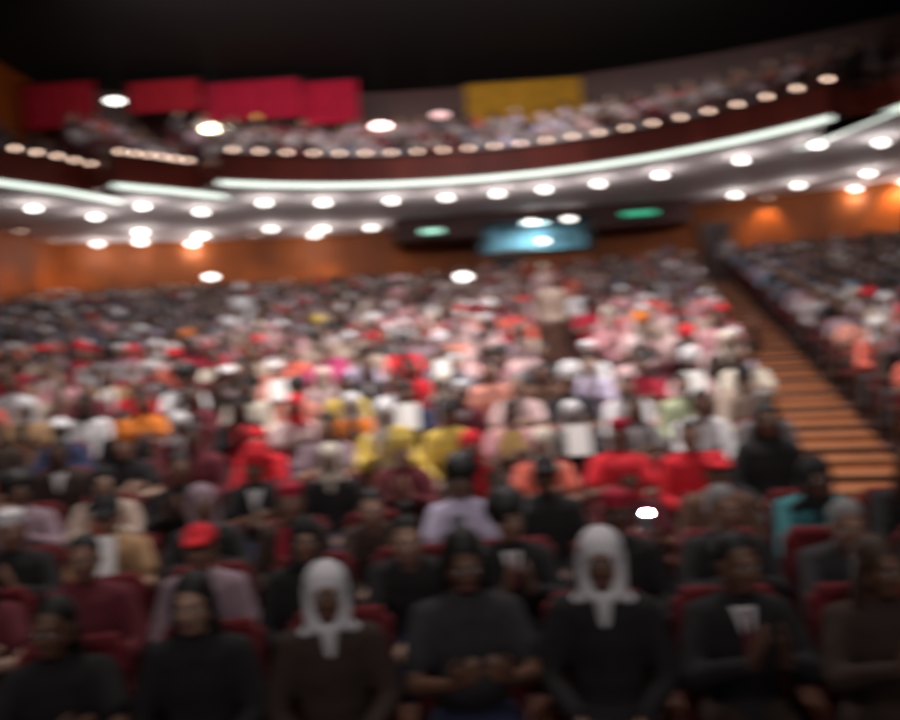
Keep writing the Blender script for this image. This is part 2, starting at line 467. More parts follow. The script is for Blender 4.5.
# lamps low on the wall
for px, py, lab in ((463, 277, 'white lamp on a short post among the rear rows below the control booth'), (211, 277, 'white wall lamp low on the panels below the left balcony step')):
    p = wy(px, py, 1.6) if px < 300 else at_y(px, py, 24.2)
    r = empty('post_lamp', p, label=lab, cat='lamp', group='low wall lamps')
    bm = bmesh.new(); add_box(bm, (0, .07, 0), (.30, .1, .2), 0, .02); from_bm('backplate', bm, M_METAL, r)
    bm = bmesh.new(); add_sphere(bm, (0, -.03, 0), (.2, .1, .14)); from_bm('lamp_glass', bm, M_LENS, r, True)
    bm = bmesh.new(); add_cyl(bm, (0, .12, -1.0), .05, 2.0-.1, 12); from_bm('post', bm, M_METAL, r)
# doors
def door(name, px, y, w, ztop, label):
    x = at_y(px, 255, y).x
    r = empty(name, (x, y, row_z(NROWS)), label=label, kind='structure')
    h = ztop-row_z(NROWS)
    bm = bmesh.new(); add_box(bm, (-w/4, 0, h/2), (w/2-.02, .06, h), 0, .01); add_box(bm, (w/4, 0, h/2), (w/2-.02, .06, h), 0, .01)
    from_bm('door_leaf', bm, mat('door_dark', (.035, .018, .018), .5, .2, 4), r)
    bm = bmesh.new(); add_box(bm, (-w/2-.05, 0, h/2), (.1, .14, h)); add_box(bm, (w/2+.05, 0, h/2), (.1, .14, h)); add_box(bm, (0, 0, h+.05), (w+.2, .14, .1))
    from_bm('door_frame', bm, M_SEATW, r)
    bm = bmesh.new(); add_cyl(bm, (-.08, -.07, 1.05), .012, .3, 8); add_cyl(bm, (.08, -.07, 1.05), .012, .3, 8)
    from_bm('door_handle', bm, mat('steel', (.6, .6, .6), .3, metal=1), r)
door('door_1', 506, yb-.15, 1.0, 5.08, 'dark double door below the control booth')
door('door_2', 727, back_y(11)-.45, 1.9, 5.9, 'dark double door right of the control booth')
# pale notice board on the door's side
p = at_y(722, 245, 29.5)
# ------------------------------------------------------------------ banners and lamps above the gallery
def banner(x0, y0, x1, y1, yd, m, label):
    a = at_y(x0, (y0+y1)/2, yd); b = at_y(x1, (y0+y1)/2, yd)
    zt_ = at_y((x0+x1)/2, y0, yd).z; zb_ = at_y((x0+x1)/2, y1, yd).z
    w = b.x-a.x; h = zt_-zb_
    bm = bmesh.new(); N = 40
    g = [[bm.verts.new((w*i/N-w/2, .05*math.sin(i*1.1)+.02*math.sin(i*2.7+j), -h*j/6)) for j in range(7)] for i in range(N+1)]
    for i in range(N):
        for j in range(6): bm.faces.new((g[i][j], g[i+1][j], g[i+1][j+1], g[i][j+1]))
    ext = bmesh.ops.solidify(bm, geom=list(bm.faces), thickness=.015)
    r = empty('banner', ((a.x+b.x)/2, yd, zt_), label=label, cat='banner', group='cloth banners above the gallery')
    from_bm('cloth', bm, m, r, True)
    bm = bmesh.new(); add_capsule(bm, (-w/2-.1, 0, .02), (w/2+.1, 0, .02), .035, .035, 8); from_bm('rod', bm, M_METAL, r)
MR = mat('banner_red', (.62, .015, .04), .8, .1, 2); MR2 = mat('banner_magenta', (.72, .012, .07), .8, .1, 2)
MY = mat('banner_yellow', (.62, .33, .02), .8, .12, 2); MO = mat('banner_orange', (.6, .14, .015), .8, .15, 2)
banner(22, 82, 96, 128, 29.5, MR, 'bright red banner nearest to the left side wall')
banner(128, 80, 200, 112, 30.2, MR, 'red banner between the two white gallery lamps')
banner(204, 80, 300, 120, 31.2, MR2, 'dark magenta red banner left of the brightest red one')
banner(302, 80, 358, 124, 31.6, MR2, 'bright magenta red banner near the pink lamp')
banner(466, 80, 582, 124, 32.2, MY, 'long mustard yellow banner above the gallery')
for px, py, yd, m, s, lab in ((115, 101, 28.2, M_LENS, .25, 'bright white pendant lamp over the red banners'), (216, 130, 26.8, mat('lamp_warm', (1, .95, .8), .5, emit=((1, .9, .6), 12)), .42, 'wide warm yellow pendant lamp over the gallery crowd'),
                       (381, 126, 28, mat('lamp_pink', (1, .8, .8), .5, emit=((1, .62, .58), 9)), .28, 'pinkish pendant lamp below the magenta banner'), (440, 115, 29, mat('lamp_dim', (1, .8, .8), .5, emit=((.8, .45, .45), 1.6)), .28, 'dim pink pendant lamp left of the yellow banner')):
    p = at_y(px, py, yd)
    r = empty('pendant_lamp', p, label=lab, cat='lamp', group='pendant lamps over the gallery')
    bm = bmesh.new(); add_sphere(bm, (0, 0, 0), (s, s, s*.42), 18, 10); from_bm('lamp_bowl', bm, m, r, True)
    bm = bmesh.new(); add_cyl(bm, (0, 0, s*.4+.03), s*.6, .06, 18, s*.3); from_bm('lamp_cap', bm, M_METAL, r)
    bm = bmesh.new(); add_cyl(bm, (0, 0, (13.1-p.z)/2+s*.2), .012, 13.1-p.z-s*.4, 6); from_bm('cord', bm, M_METAL, r)

# ================================================================== PEOPLE
FAB = {  # named cloth colours
 'white': (.80, .78, .80), 'cream': (.74, .66, .55), 'beige': (.50, .38, .31), 'light grey': (.42, .38, .39), 'grey': (.20, .18, .185),
 'charcoal': (.036, .032, .036), 'black': (.014, .011, .013), 'dark brown': (.045, .025, .018), 'brown': (.14, .07, .045), 'tan': (.42, .25, .13),
 'maroon': (.13, .018, .028), 'crimson': (.40, .015, .04), 'bright red': (.72, .02, .035), 'coral': (.75, .16, .11), 'salmon': (.72, .30, .23),
 'pink': (.58, .28, .31), 'pale pink': (.66, .46, .46), 'lilac': (.56, .50, .66), 'mauve': (.30, .21, .25), 'magenta': (.50, .04, .17),
 'orange': (.78, .22, .03), 'yellow': (.78, .56, .12), 'olive': (.14, .11, .045), 'pale green': (.50, .56, .36), 'teal': (.05, .20, .22),
 'light blue': (.28, .36, .50), 'slate blue': (.13, .14, .19), 'navy': (.03, .04, .10)}
def fab(n): return mat('cloth_'+n.replace(' ', '_'), FAB[n], .9, .05, 30, bump=.1)
SKIN = [mat('skin_deep', (.10, .045, .028), .5, .08, 8), mat('skin_brown', (.17, .082, .052), .5, .08, 8), mat('skin_medium', (.27, .14, .095), .5, .08, 8), mat('skin_light', (.42, .25, .18), .5, .08, 8)]
M_EYE = mat('eye_white', (.7, .68, .65), .25); M_IRIS = mat('eye_dark', (.015, .008, .006), .2); M_LIP = mat('lips', (.20, .055, .05), .45)
M_HAIR = mat('hair_black', (.009, .007, .007), .6, .3, 60, bump=.5); M_HAIRG = mat('hair_grey', (.22, .21, .21), .7, .3, 60, bump=.5); M_HAIRB = mat('hair_brown', (.05, .022, .012), .6, .3, 60, bump=.5)
M_SHOE = mat('shoe_leather', (.012, .009, .009), .3)

def lat_frame(d, n):
    d = Vector(d).normalized(); n = Vector(n); n = (n-d*n.dot(d)).normalized(); return d, n, d.cross(n)
def add_hand(bm, w, d, n, side, curl=.5):
    """palm, four unequal fingers with bent joints and a thumb leaving the side of the palm; n is the palm's facing"""
    d, n, l = lat_frame(d, n); l = l*side; w = Vector(w)
    add_capsule(bm, w-d*.03, w+d*.015, .026, .024)
    L = [.072, .080, .074, .058]
    for k in range(4):
        o = (k-1.5)*.0205
        kn = w+d*(.088-.004*abs(k-1))+l*o
        add_capsule(bm, w+d*.01+l*o*.55, kn, .0165, .0115, 8)
        a = curl*.55; b = curl*1.25
        p1 = kn+(d*math.cos(a)+n*math.sin(a))*L[k]*.52
        p2 = p1+(d*math.cos(b)+n*math.sin(b))*L[k]*.48
        add_capsule(bm, kn, p1, .0098, .009, 8); add_capsule(bm, p1, p2, .009, .0076, 8)
    t0_ = w+d*.02-l*.024
    t1_ = t0_+(d*.62-l*.62+n*.35).normalized()*.045
    t2_ = t1_+(d*.85-l*.15+n*.45).normalized()*.034
    add_capsule(bm, t0_, t1_, .0155, .0115, 8); add_capsule(bm, t1_, t2_, .011, .009, 8)

def mirror(p, s): return Vector((p[0]*s, p[1], p[2]))
def pose(name):
    P = dict(hip=Vector((.09, .10, .56)), knee=Vector((.13, -.33, .535)), ank=Vector((.125, -.33, .10)), pel=Vector((0, .10, .57)), che=Vector((0, .115, .88)), neck=Vector((0, .11, 1.06)),
             sho=Vector((.175, .115, 1.0)), head=Vector((0, .075, 1.225)), turn=0., tilt=0., stand=False, sleeve=1.0)
    e = w = h = n = None
    if name == 'lap':
        P['arm'] = [dict(e=(.25, .05, .75), w=(.12, -.17, .665), d=(-.35, -.8, -.12), n=(0, 0, -1), c=.35)]*2
    elif name == 'clap':
        P['turn'] = .25
        P['arm'] = [dict(e=(.25, -.02, .79), w=(.065, -.22, .92), d=(-.12, -.35, .85), n=(-1, 0, 0), c=.15)]*2
    elif name == 'hold':
        P['tilt'] = .22
        P['arm'] = [dict(e=(.24, -.01, .77), w=(.115, -.24, .86), d=(-.35, -.55, .45), n=(-.6, .2, .5), c=.9)]*2; P['sleeve'] = .45
    elif name == 'raise':
        P['turn'] = -.15
        P['arm'] = [dict(e=(.33, -.08, 1.14), w=(.27, -.16, 1.37), d=(.02, -.12, 1), n=(0, -1, 0), c=.2), dict(e=(.25, .05, .75), w=(.12, -.17, .665), d=(-.35, -.8, -.12), n=(0, 0, -1), c=.4)]
    elif name == 'folded':
        P['turn'] = -.35; P['sleeve'] = .45
        P['arm'] = [dict(e=(.25, -.05, .78), w=(-.02, -.13, .80), d=(-.9, .12, .1), n=(0, 1, 0), c=.5), dict(e=(.25, -.05, .77), w=(.01, -.17, .86), d=(-.9, .1, .1), n=(0, 1, 0), c=.5)]
    elif name == 'lean':
        P['turn'] = .12; P['tilt'] = .1
        R = Matrix.Rotation(math.radians(-17), 3, 'X')
        R = Matrix.Rotation(math.radians(17), 3, 'X')
        for k in ('che', 'neck', 'sho', 'head'):
            P[k] = P['pel']+R @ (P[k]-P['pel'])
        P['arm'] = [dict(e=(.21, -.20, .72), w=(.06, -.36, .70), d=(-.55, -.6, .1), n=(-.5, .3, -.6), c=.7)]*2
    elif name == 'stand':
        P.update(hip=Vector((.09, .0, .90)), knee=Vector((.10, -.02, .50)), ank=Vector((.11, .02, .10)), pel=Vector((0, .0, .93)), che=Vector((0, .0, 1.26)), neck=Vector((0, .01, 1.45)),
                 sho=Vector((.18, .005, 1.385)), head=Vector((0, -.025, 1.615)), stand=True)
        P['arm'] = [dict(e=(.245, .03, 1.11), w=(.26, -.05, .87), d=(0, -.12, -1), n=(-1, 0, 0), c=.4)]*2
    return P
def add_torso(bm, P, k=0.):
    pe, ch, ne, sh = P['pel'], P['che'], P['neck'], P['sho']
    def ell(c, r):
        add_sphere(bm, c, (r[0]+k, r[1]+k, r[2]+k), 18, 12)
    ell(pe, (.165, .115, .105))
    for t in (.25, .5, .75): ell(pe.lerp(ch, t), (.138+.02*t, .10, .11))
    ell(ch, (.162, .112, .15)); ell(ch.lerp(ne, .45), (.158, .098, .10))
    add_capsule(bm, mirror(sh, 1)-Vector((.03, 0, 0)), mirror(sh, -1)+Vector((.03, 0, 0)), .058+k, .058+k, 14)
    add_capsule(bm, sh-Vector((.04, 0, 0)), ne+Vector((0, 0, .01)), .05+k, .05+k*.6, 12)
    add_capsule(bm, mirror(sh, -1)+Vector((.04, 0, 0)), ne+Vector((0, 0, .01)), .05+k, .05+k*.6, 12)
def head_matrix(P): return Matrix.Translation(P['head']) @ Matrix.Rotation(P['turn'], 4, 'Z') @ Matrix.Rotation(P['tilt'], 4, 'X')
def body_fn(P):
    def fn(bm):
        add_torso(bm, P)
        add_capsule(bm, P['neck']-Vector((0, 0, .05)), P['head']+Vector((0, .02, -.04)), .058, .052, 14)
        for s, A in zip((1, -1), P['arm']):
            sh, e, w = mirror(P['sho'], s), mirror(A['e'], s), mirror(A['w'], s)
            add_capsule(bm, sh, e, .052, .040, 12); add_capsule(bm, e, w, .040, .026, 12)
            add_hand(bm, w+(mirror(A['d'], s).normalized())*.025, mirror(A['d'], s), mirror(A['n'], s), s, A['c'])
            h, kn, an = mirror(P['hip'], s), mirror(P['knee'], s), mirror(P['ank'], s)
            add_capsule(bm, h, kn, .088, .058, 12); add_capsule(bm, kn, an, .056, .036, 12)
            add_capsule(bm, an+Vector((0, .02, -.055)), an+Vector((0, -.15, -.065)), .036, .028, 10)
        h = bmesh.new()
        add_sphere(h, (0, .018, .035), (.077, .096, .092), 20, 14)
        add_sphere(h, (0, -.018, -.03), (.063, .076, .085), 18, 12)
        add_sphere(h, (0, -.055, -.088), (.03, .03, .024), 12, 8)
        add_capsule(h, (-.035, -.083, .030), (.035, -.083, .030), .012, .012)
        add_capsule(h, (0, -.088, .02), (0, -.112, -.024), .009, .0135)
        for s in (1, -1):
            add_sphere(h, (s*.012, -.103, -.027), (.009, .010, .008), 8, 6)
            add_sphere(h, (s*.040, -.066, -.02), (.020, .018, .020), 10, 8)
            add_sphere(h, (s*.078, .014, -.008), (.010, .020, .031), 10, 8)
            add_capsule(h, (s*.06, .01, -.05), (s*.022, -.06, -.09), .018, .016, 8)
        bmesh.ops.transform(h, matrix=head_matrix(P), verts=h.verts)
        me = bpy.data.meshes.new('t'); h.to_mesh(me); h.free(); bm.from_mesh(me); bpy.data.meshes.remove(me)
    return fn
def add_face(me, P, skin_slots=4):
    """eyes, brows and lips joined to the body mesh"""
    bm = bmesh.new(); bm.from_mesh(me)
    def part(fn, idx):
        t = bmesh.new(); fn(t); bmesh.ops.transform(t, matrix=head_matrix(P), verts=t.verts)
        for f in t.faces: f.material_index = idx; f.smooth = True
        m2 = bpy.data.meshes.new('t'); t.to_mesh(m2); t.free(); bm.from_mesh(m2); bpy.data.meshes.remove(m2)
    for s in (1, -1):
        part(lambda t: add_sphere(t, (s*.030, -.086, .006), (.0130, .0095, .0062), 10, 8), 1)
        part(lambda t: add_sphere(t, (s*.030, -.0945, .006), (.0066, .004, .0060), 8, 6), 2)
        part(lambda t: add_capsule(t, (s*.017, -.0975, .028), (s*.045, -.090, .027), .0035, .003, 6), 2)
    part(lambda t: (add_capsule(t, (-.021, -.0955, -.056), (.021, -.0955, -.056), .0055, .0055, 8), add_capsule(t, (-.016, -.096, -.0655), (.016, -.096, -.0655), .0065, .0065, 8)), 3)
    bm.to_mesh(me); bm.free()
def top_fn(P, k=.014):
    def fn(bm):
        add_torso(bm, P, k)
        for s, A in zip((1, -1), P['arm']):
            sh, e, w = mirror(P['sho'], s), mirror(A['e'], s), mirror(A['w'], s)
            if P['sleeve'] >= 1:
                add_capsule(bm, sh, e, .052+k, .045+k, 12); add_capsule(bm, e, e.lerp(w, .92), .044+k, .028+k, 12)
            else:
                add_capsule(bm, sh, sh.lerp(e, .62), .053+k, .056+k, 12)
        # collar and hem
        add_capsule(bm, P['neck']-Vector((0, 0, .03)), P['neck']+Vector((0, -.005, .012)), .07, .066, 14)
        if P['stand']:
            add_sphere(bm, P['pel']-Vector((0, 0, .05)), (.195, .15, .13), 16, 10)
        else:
            add_sphere(bm, P['pel']+Vector((0, -.05, -.01)), (.18, .16, .085), 16, 10)
    return fn
def low_fn(P, k=.012):
    def fn(bm):
        add_sphere(bm, P['pel']-Vector((0, 0, .015)), (.175, .125, .105), 16, 10)
        for s in (1, -1):
            h, kn, an = mirror(P['hip'], s), mirror(P['knee'], s), mirror(P['ank'], s)
            add_capsule(bm, h, kn, .092+k, .062+k, 12); add_capsule(bm, kn, an+Vector((0, 0, .0)), .062+k, .046+k, 12)
    return fn
def skirt_fn(P):
    def fn(bm):
        add_sphere(bm, P['pel']-Vector((0, 0, .015)), (.18, .13, .105), 16, 10)
        for t in (-1, -.5, 0, .5, 1):
            h, kn, an = P['hip'].copy(), P['knee'].copy(), P['ank'].copy()
            h.x *= t; kn.x *= t*1.25; an.x *= t*1.5
            add_capsule(bm, h, kn, .095, .082, 12); add_capsule(bm, kn, an+Vector((0, 0, .12)), .082, .075, 12)
    return fn
POSES = {}
for nm in ('lap', 'clap', 'hold', 'raise', 'folded', 'lean', 'stand'):
    P = pose(nm)
    b = organic(body_fn(P), .0078, 3, .32); 
    for m in (SKIN[0], M_EYE, M_IRIS, M_LIP): b.materials.append(m)
    add_face(b, P)
    t = organic(top_fn(P), .014, 5, .5, .012); t.materials.append(fab('white'))
    lo = organic(low_fn(P), .016, 3, .45, .006); lo.materials.append(fab('black'))
    sk = organic(skirt_fn(P), .016, 3, .45, .008); sk.materials.append(fab('black'))
    for me, n in ((b, 'body'), (t, 'top'), (lo, 'trousers'), (sk, 'skirt')): me.name = n+'_'+nm
    POSES[nm] = dict(P=P, body=b, top=t, trousers=lo, skirt=sk, M=head_matrix(P))
# headwear, in head coordinates
def hair_short(bm):
    add_sphere(bm, (0, .028, .048), (.083, .098, .090), 20, 14); add_capsule(bm, (-.06, .05, -.02), (.06, .05, -.02), .03, .03)
def hair_long(bm):
    add_sphere(bm, (0, .028, .045), (.088, .102, .095), 20, 14)
    for s in (1, -1):
        add_capsule(bm, (s*.072, .02, .02), (s*.088, .04, -.19), .030, .034); add_capsule(bm, (s*.04, .07, 0), (s*.05, .08, -.22), .045, .04)
    add_capsule(bm, (0, .08, 0), (0, .09, -.24), .05, .04)
def hair_afro(bm):
    add_sphere(bm, (0, .035, .065), (.125, .12, .115), 20, 14)
    rn = random.Random(3)
    for _ in range(40):
        v = Vector((rn.uniform(-1, 1), rn.uniform(-.5, 1), rn.uniform(-.2, 1))).normalized()
        add_sphere(bm, (v.x*.118, .035+v.y*.113, .065+v.z*.108), .022, 8, 6)
def hair_bun(bm):
    hair_short(bm); add_sphere(bm, (0, .06, .155), (.048, .048, .042), 14, 10)
def hair_braids(bm):
    add_sphere(bm, (0, .028, .046), (.083, .099, .090), 20, 14)
    for k in range(11):
        a = PI*k/10; x = .08*math.cos(a); y = .03+.07*math.sin(a)
        add_capsule(bm, (x, y, 0), (x*1.15, y*1.05+.01, -.17), .013, .010, 6)
def cap_fn(bm):
    add_sphere(bm, (0, .018, .060), (.090, .106, .078), 20, 14); add_sphere(bm, (0, .018, .139), (.010, .010, .006), 8, 6)
    for t in range(7):
        x = -.06+.02*t; add_capsule(bm, (x, -.07, .070), (x*.8, -.155+.6*x*x*10*.2, .058), .013, .011, 8)
def kufi_fn(bm):
    for z in (.055, .07, .085, .10, .112): add_sphere(bm, (0, .022, z), (.085, .10, .03), 20, 10)
def scarf_fn(bm):
    add_sphere(bm, (0, .030, .040), (.094, .108, .102), 20, 14)
    for s in (1, -1):
        add_capsule(bm, (s*.070, .02, .02), (s*.060, -.01, -.12), .032, .04); add_capsule(bm, (s*.055, -.01, -.13), (s*.13, .03, -.20), .035, .03)
    add_capsule(bm, (-.05, -.02, -.135), (.05, -.02, -.135), .036, .036); add_capsule(bm, (0, .07, 0), (0, .10, -.22), .06, .07)
    add_capsule(bm, (0, -.03, -.15), (0, -.06, -.25), .04, .02)
def wrap_fn(bm):
    add_sphere(bm, (0, .030, .055), (.092, .104, .09), 20, 14)
    for k in range(4):
        z = .06+.027*k; r = .092+.008*math.sin(k*1.2)
        for j in range(12):
            a = 2*PI*j/12; b = a+2*PI/12
            add_capsule(bm, (r*math.cos(a)*.95, .035+r*math.sin(a), z+.012*math.sin(a)), (r*math.cos(b)*.95, .035+r*math.sin(b), z+.012*math.sin(b)), .022, .022, 8)
    add_sphere(bm, (0, .04, .17), (.09, .09, .05), 16, 10)
HEADS = {}
for n, fn, vx, mm, name in (('short black hair', hair_short, .009, M_HAIR, 'hair'), ('long black hair', hair_long, .010, M_HAIR, 'hair'), ('an afro', hair_afro, .010, M_HAIR, 'hair'),
        ('a hair bun', hair_bun, .009, M_HAIR, 'hair'), ('black braids', hair_braids, .008, M_HAIR, 'hair'), ('short grey hair', hair_short, .009, M_HAIRG, 'hair'), ('long brown hair', hair_long, .010, M_HAIRB, 'hair'),
        ('a white cap', cap_fn, .007, fab('white'), 'cap'), ('a red cap', cap_fn, .007, fab('bright red'), 'cap'), ('a black cap', cap_fn, .007, fab('black'), 'cap'),
        ('a white skullcap', kufi_fn, .009, fab('white'), 'cap'), ('a red skullcap', kufi_fn, .009, fab('crimson'), 'cap'),
        ('a red headscarf', scarf_fn, .010, fab('bright red'), 'headscarf'), ('a white headscarf', scarf_fn, .010, fab('white'), 'headscarf'), ('a black headscarf', scarf_fn, .010, fab('black'), 'headscarf'), ('a cream headscarf', scarf_fn, .010, fab('cream'), 'headscarf'), ('a mauve headscarf', scarf_fn, .010, fab('mauve'), 'headscarf'),
        ('a white headwrap', wrap_fn, .010, fab('white'), 'headwrap'), ('a red headwrap', wrap_fn, .010, fab('bright red'), 'headwrap'), ('a yellow headwrap', wrap_fn, .010, fab('yellow'), 'headwrap'), ('a pink headwrap', wrap_fn, .010, fab('pink'), 'headwrap'), ('an orange headwrap', wrap_fn, .010, fab('orange'), 'headwrap')):
    me = organic(fn, vx, 2, .35, .010 if name == 'hair' else 0); me.materials.append(mm); me.name = name
    HEADS[n] = (me, name)
# neck scarves, in the coordinates of the neck
def neckscarf(bm):
    for j in range(14):
        a = 2*PI*j/14; b = a+2*PI/14
        add_capsule(bm, (.085*math.cos(a), .075*math.sin(a), .01*math.sin(a)-.005), (.085*math.cos(b), .075*math.sin(b), .01*math.sin(b)-.005), .022, .022, 8)
    for s in (1, -1):
        for t in (-1, 0, 1):
            add_capsule(bm, (s*.05+t*.018, -.085, -.02), (s*.065+t*.024, -.135, -.15), .014, .014, 8); add_capsule(bm, (s*.065+t*.024, -.135, -.15), (s*.06+t*.024, -.135, -.34), .014, .014, 8)
NS = organic(neckscarf, .008, 2, .35); NS.materials.append(fab('bright red')); NS.name = 'scarf'
def shoe_fn(bm):
    add_capsule(bm, (0, .035, -.055), (0, -.16, -.06), .043, .038, 12); add_sphere(bm, (0, .02, -.01), (.042, .05, .035))
SHOE = organic(shoe_fn, .010, 2, .4); SHOE.materials.append(M_SHOE); SHOE.name = 'shoe'

# shirt fronts, collars, lapels and ties laid over each pose's top
from mathutils.bvhtree import BVHTree
def details(nm):
    D = POSES[nm]; P = D['P']; me = D['top']
    bvh = BVHTree.FromPolygons([v.co.copy() for v in me.vertices], [tuple(p.vertices) for p in me.polygons])
    T = Matrix.Identity(4)
    if nm == 'lean': T = Matrix.Translation(P['pel']) @ Matrix.Rotation(math.radians(17), 4, 'X') @ Matrix.Translation(-P['pel'])
    dz = .38 if P['stand'] else 0
    dy = -.115 if P['stand'] else 0
    def hit(x, z, off):
        o = T @ Vector((x, .10+dy, z+dz)); d = (T.to_3x3() @ Vector((0, -1, 0)))
        h = bvh.ray_cast(o, d)
        p = h[0] if h[0] is not None else o+d*.1
        return p+d*off
    def strip(bm, a, b, wa, wb, off, n=12, th=.004):
        g = []
        for i in range(n+1):
            t = i/n; x = a[0]+(b[0]-a[0])*t; z = a[1]+(b[1]-a[1])*t; w = wa+(wb-wa)*t
            g.append([hit(x-w/2+w*j/4, z, off) for j in range(5)])
        for i in range(1, n):   # soften
            g[i] = [(g[i-1][j]+g[i][j]*2+g[i+1][j])/4 for j in range(5)]
        d = T.to_3x3() @ Vector((0, 1, 0))
        F = [[bm.verts.new(p) for p in r] for r in g]; Bk = [[bm.verts.new(p+d*.012) for p in r] for r in g]
        for i in range(n):
            for j in range(4):
                bm.faces.new((F[i][j], F[i+1][j], F[i+1][j+1], F[i][j+1])); bm.faces.new((Bk[i][j], Bk[i][j+1], Bk[i+1][j+1], Bk[i+1][j]))
            bm.faces.new((F[i][0], Bk[i][0], Bk[i+1][0], F[i+1][0])); bm.faces.new((F[i][4], F[i+1][4], Bk[i+1][4], Bk[i][4]))
        bm.faces.new([*F[0], *reversed(Bk[0])]); bm.faces.new([*reversed(F[n]), *Bk[n]])
    def mk(name, fn, m):
        bm = bmesh.new(); fn(bm); bmesh.ops.recalc_face_normals(bm, faces=bm.faces); q = bpy.data.meshes.new(name); bm.to_mesh(q); bm.free()
        q.polygons.foreach_set('use_smooth', [True]*len(q.polygons)); q.materials.append(m); return q
    zn = 1.055; zl = .87
    out = {}
    out['shirt_front'] = mk('shirt_front', lambda bm: strip(bm, (0, zn), (0, zl), .105, .012, .003), fab('white'))
    out['tie'] = mk('tie', lambda bm: (strip(bm, (0, zn-.01), (0, zn-.045), .036, .026, .011, 4), strip(bm, (0, zn-.045), (0, zl-.01), .026, .050, .009)), fab('crimson'))
    def lap(s): return lambda bm: strip(bm, (s*.066, zn+.002), (s*.010, zl-.02), .030, .034, .009)
    out['lapel'] = mk('lapel', lap(1), fab('black')); out['lapel_'] = mk('lapel', lap(-1), fab('black'))
    ze = .84 if nm in ('clap', 'hold', 'folded') else .66
    out['placket'] = mk('placket', lambda bm: strip(bm, (0, zn-.01), (0, ze), .024, .026, .004, 16), fab('white'))
    def col(s): return lambda bm: strip(bm, (s*.052, zn+.006), (s*.026, zn-.062), .040, .014, .009, 5)
    out['collar'] = mk('collar', col(1), fab('white')); out['collar_'] = mk('collar', col(-1), fab('white'))
    bm = bmesh.new(); z = zn-.05; k = 0
    while z > ze: add_sphere(bm, hit(0, z, .009), (.0055, .003, .0055), 8, 6); z -= .075; k += 1
    out['buttons'] = None; bm.free()
    bt = []
    z = zn-.06
    while z > ze:
        b2 = bmesh.new(); add_sphere(b2, hit(0, z, .007), (.006, .004, .006), 8, 6); q = bpy.data.meshes.new('button'); b2.to_mesh(q); b2.free(); q.materials.append(M_METAL); bt.append(q); z -= .075
    out['buttons'] = bt
    D['det'] = out
for nm in POSES: details(nm)
# theatre seat -------------------------------------------------------
def seat_parts():
    d = {}
    bm = bmesh.new(); add_box(bm, (0, -.03, .415), (.47, .46, .10), 0, .035); d['seat_cushion'] = (bm, M_SEATC)
    bm = bmesh.new(); add_box(bm, (0, .255, .70), (.47, .08, .58), 0, .035); add_box(bm, (0, .245, .99), (.40, .075, .08), 0, .03)
    bmesh.ops.rotate(bm, cent=(0, .25, .45), matrix=Matrix.Rotation(math.radians(-7), 3, 'X'), verts=bm.verts); d['backrest'] = (bm, M_SEATC)
    bm = bmesh.new(); add_box(bm, (0, .31, .68), (.45, .02, .56), 0, .008)
    bmesh.ops.rotate(bm, cent=(0, .25, .45), matrix=Matrix.Rotation(math.radians(-7), 3, 'X'), verts=bm.verts); d['back_shell'] = (bm, M_SEATW)
    for s, n in ((1, 'side_frame'), (-1, 'side_frame_')):
        bm = bmesh.new(); add_box(bm, (s*.262, .03, .30), (.03, .30, .56), 0, .01); add_box(bm, (s*.262, .03, .02), (.03, .4, .04), 0, .008); d[n] = (bm, M_METAL)
    for s, n in ((1, 'armrest'), (-1, 'armrest_')):
        bm = bmesh.new(); add_box(bm, (s*.262, .0, .605), (.05, .36, .045), 0, .015); d[n] = (bm, M_SEATW)
    out = {}
    for k, (bm, m) in d.items():
        me = bpy.data.meshes.new(k.strip('_')); bmesh.ops.recalc_face_normals(bm, faces=bm.faces); bm.to_mesh(me); bm.free(); me.materials.append(m); out[k] = me
    return out
SEAT = seat_parts()
def make_seat(x, y, z, rz, label):
    r = empty('theatre_seat', (x, y, z), rz, label, 'seat', 'theatre seats in the stalls')
    for k, me in SEAT.items(): new_obj(k.strip('_'), me, r)
    return r
def set_mat(o, m, i=0):
    o.material_slots[i].link = 'OBJECT'; o.material_slots[i].material = m
def make_person(x, y, z, rz, pz_, top, head, skin, label, group, scarf=None, lower='trousers', lowc='black', shoes=False, scale=1., name='person', detail=None, tie='crimson'):
    D = POSES[pz_]
    r = empty(name, (x, y, z), rz, label, 'person', group, scale=scale)
    b = new_obj('body', D['body'], r); set_mat(b, SKIN[skin])
    t = new_obj('top', D['top'], r); set_mat(t, fab(top))
    l = new_obj(lower, D[lower], r); set_mat(l, fab(lowc))
    if detail == 'jacket':
        new_obj('shirt_front', D['det']['shirt_front'], t)
        if not scarf and lower == 'trousers': ti = new_obj('tie', D['det']['tie'], t); set_mat(ti, fab(tie))
        for k in ('lapel', 'lapel_'): q = new_obj('lapel', D['det'][k], t); set_mat(q, fab(top))
    elif detail == 'shirt':
        q = new_obj('placket', D['det']['placket'], t); set_mat(q, fab(top))
        for k in ('collar', 'collar_'): q = new_obj('collar', D['det'][k], t); set_mat(q, fab(top))
        if shoes:
            for q in D['det']['buttons']: new_obj('button', q, t)
    me, nm = HEADS[head]
    h = new_obj(nm, me, r); h.matrix_local = D['M']
    if scarf:
        s = new_obj('scarf', NS, r); s.location = D['P']['neck']; set_mat(s, fab(scarf))
        if pz_ == 'lean': s.rotation_euler = (math.radians(17), 0, 0)
    if shoes:
        for k in (1, -1):
            s = new_obj('shoe', SHOE, r); s.location = mirror(D['P']['ank'], k)
    return r

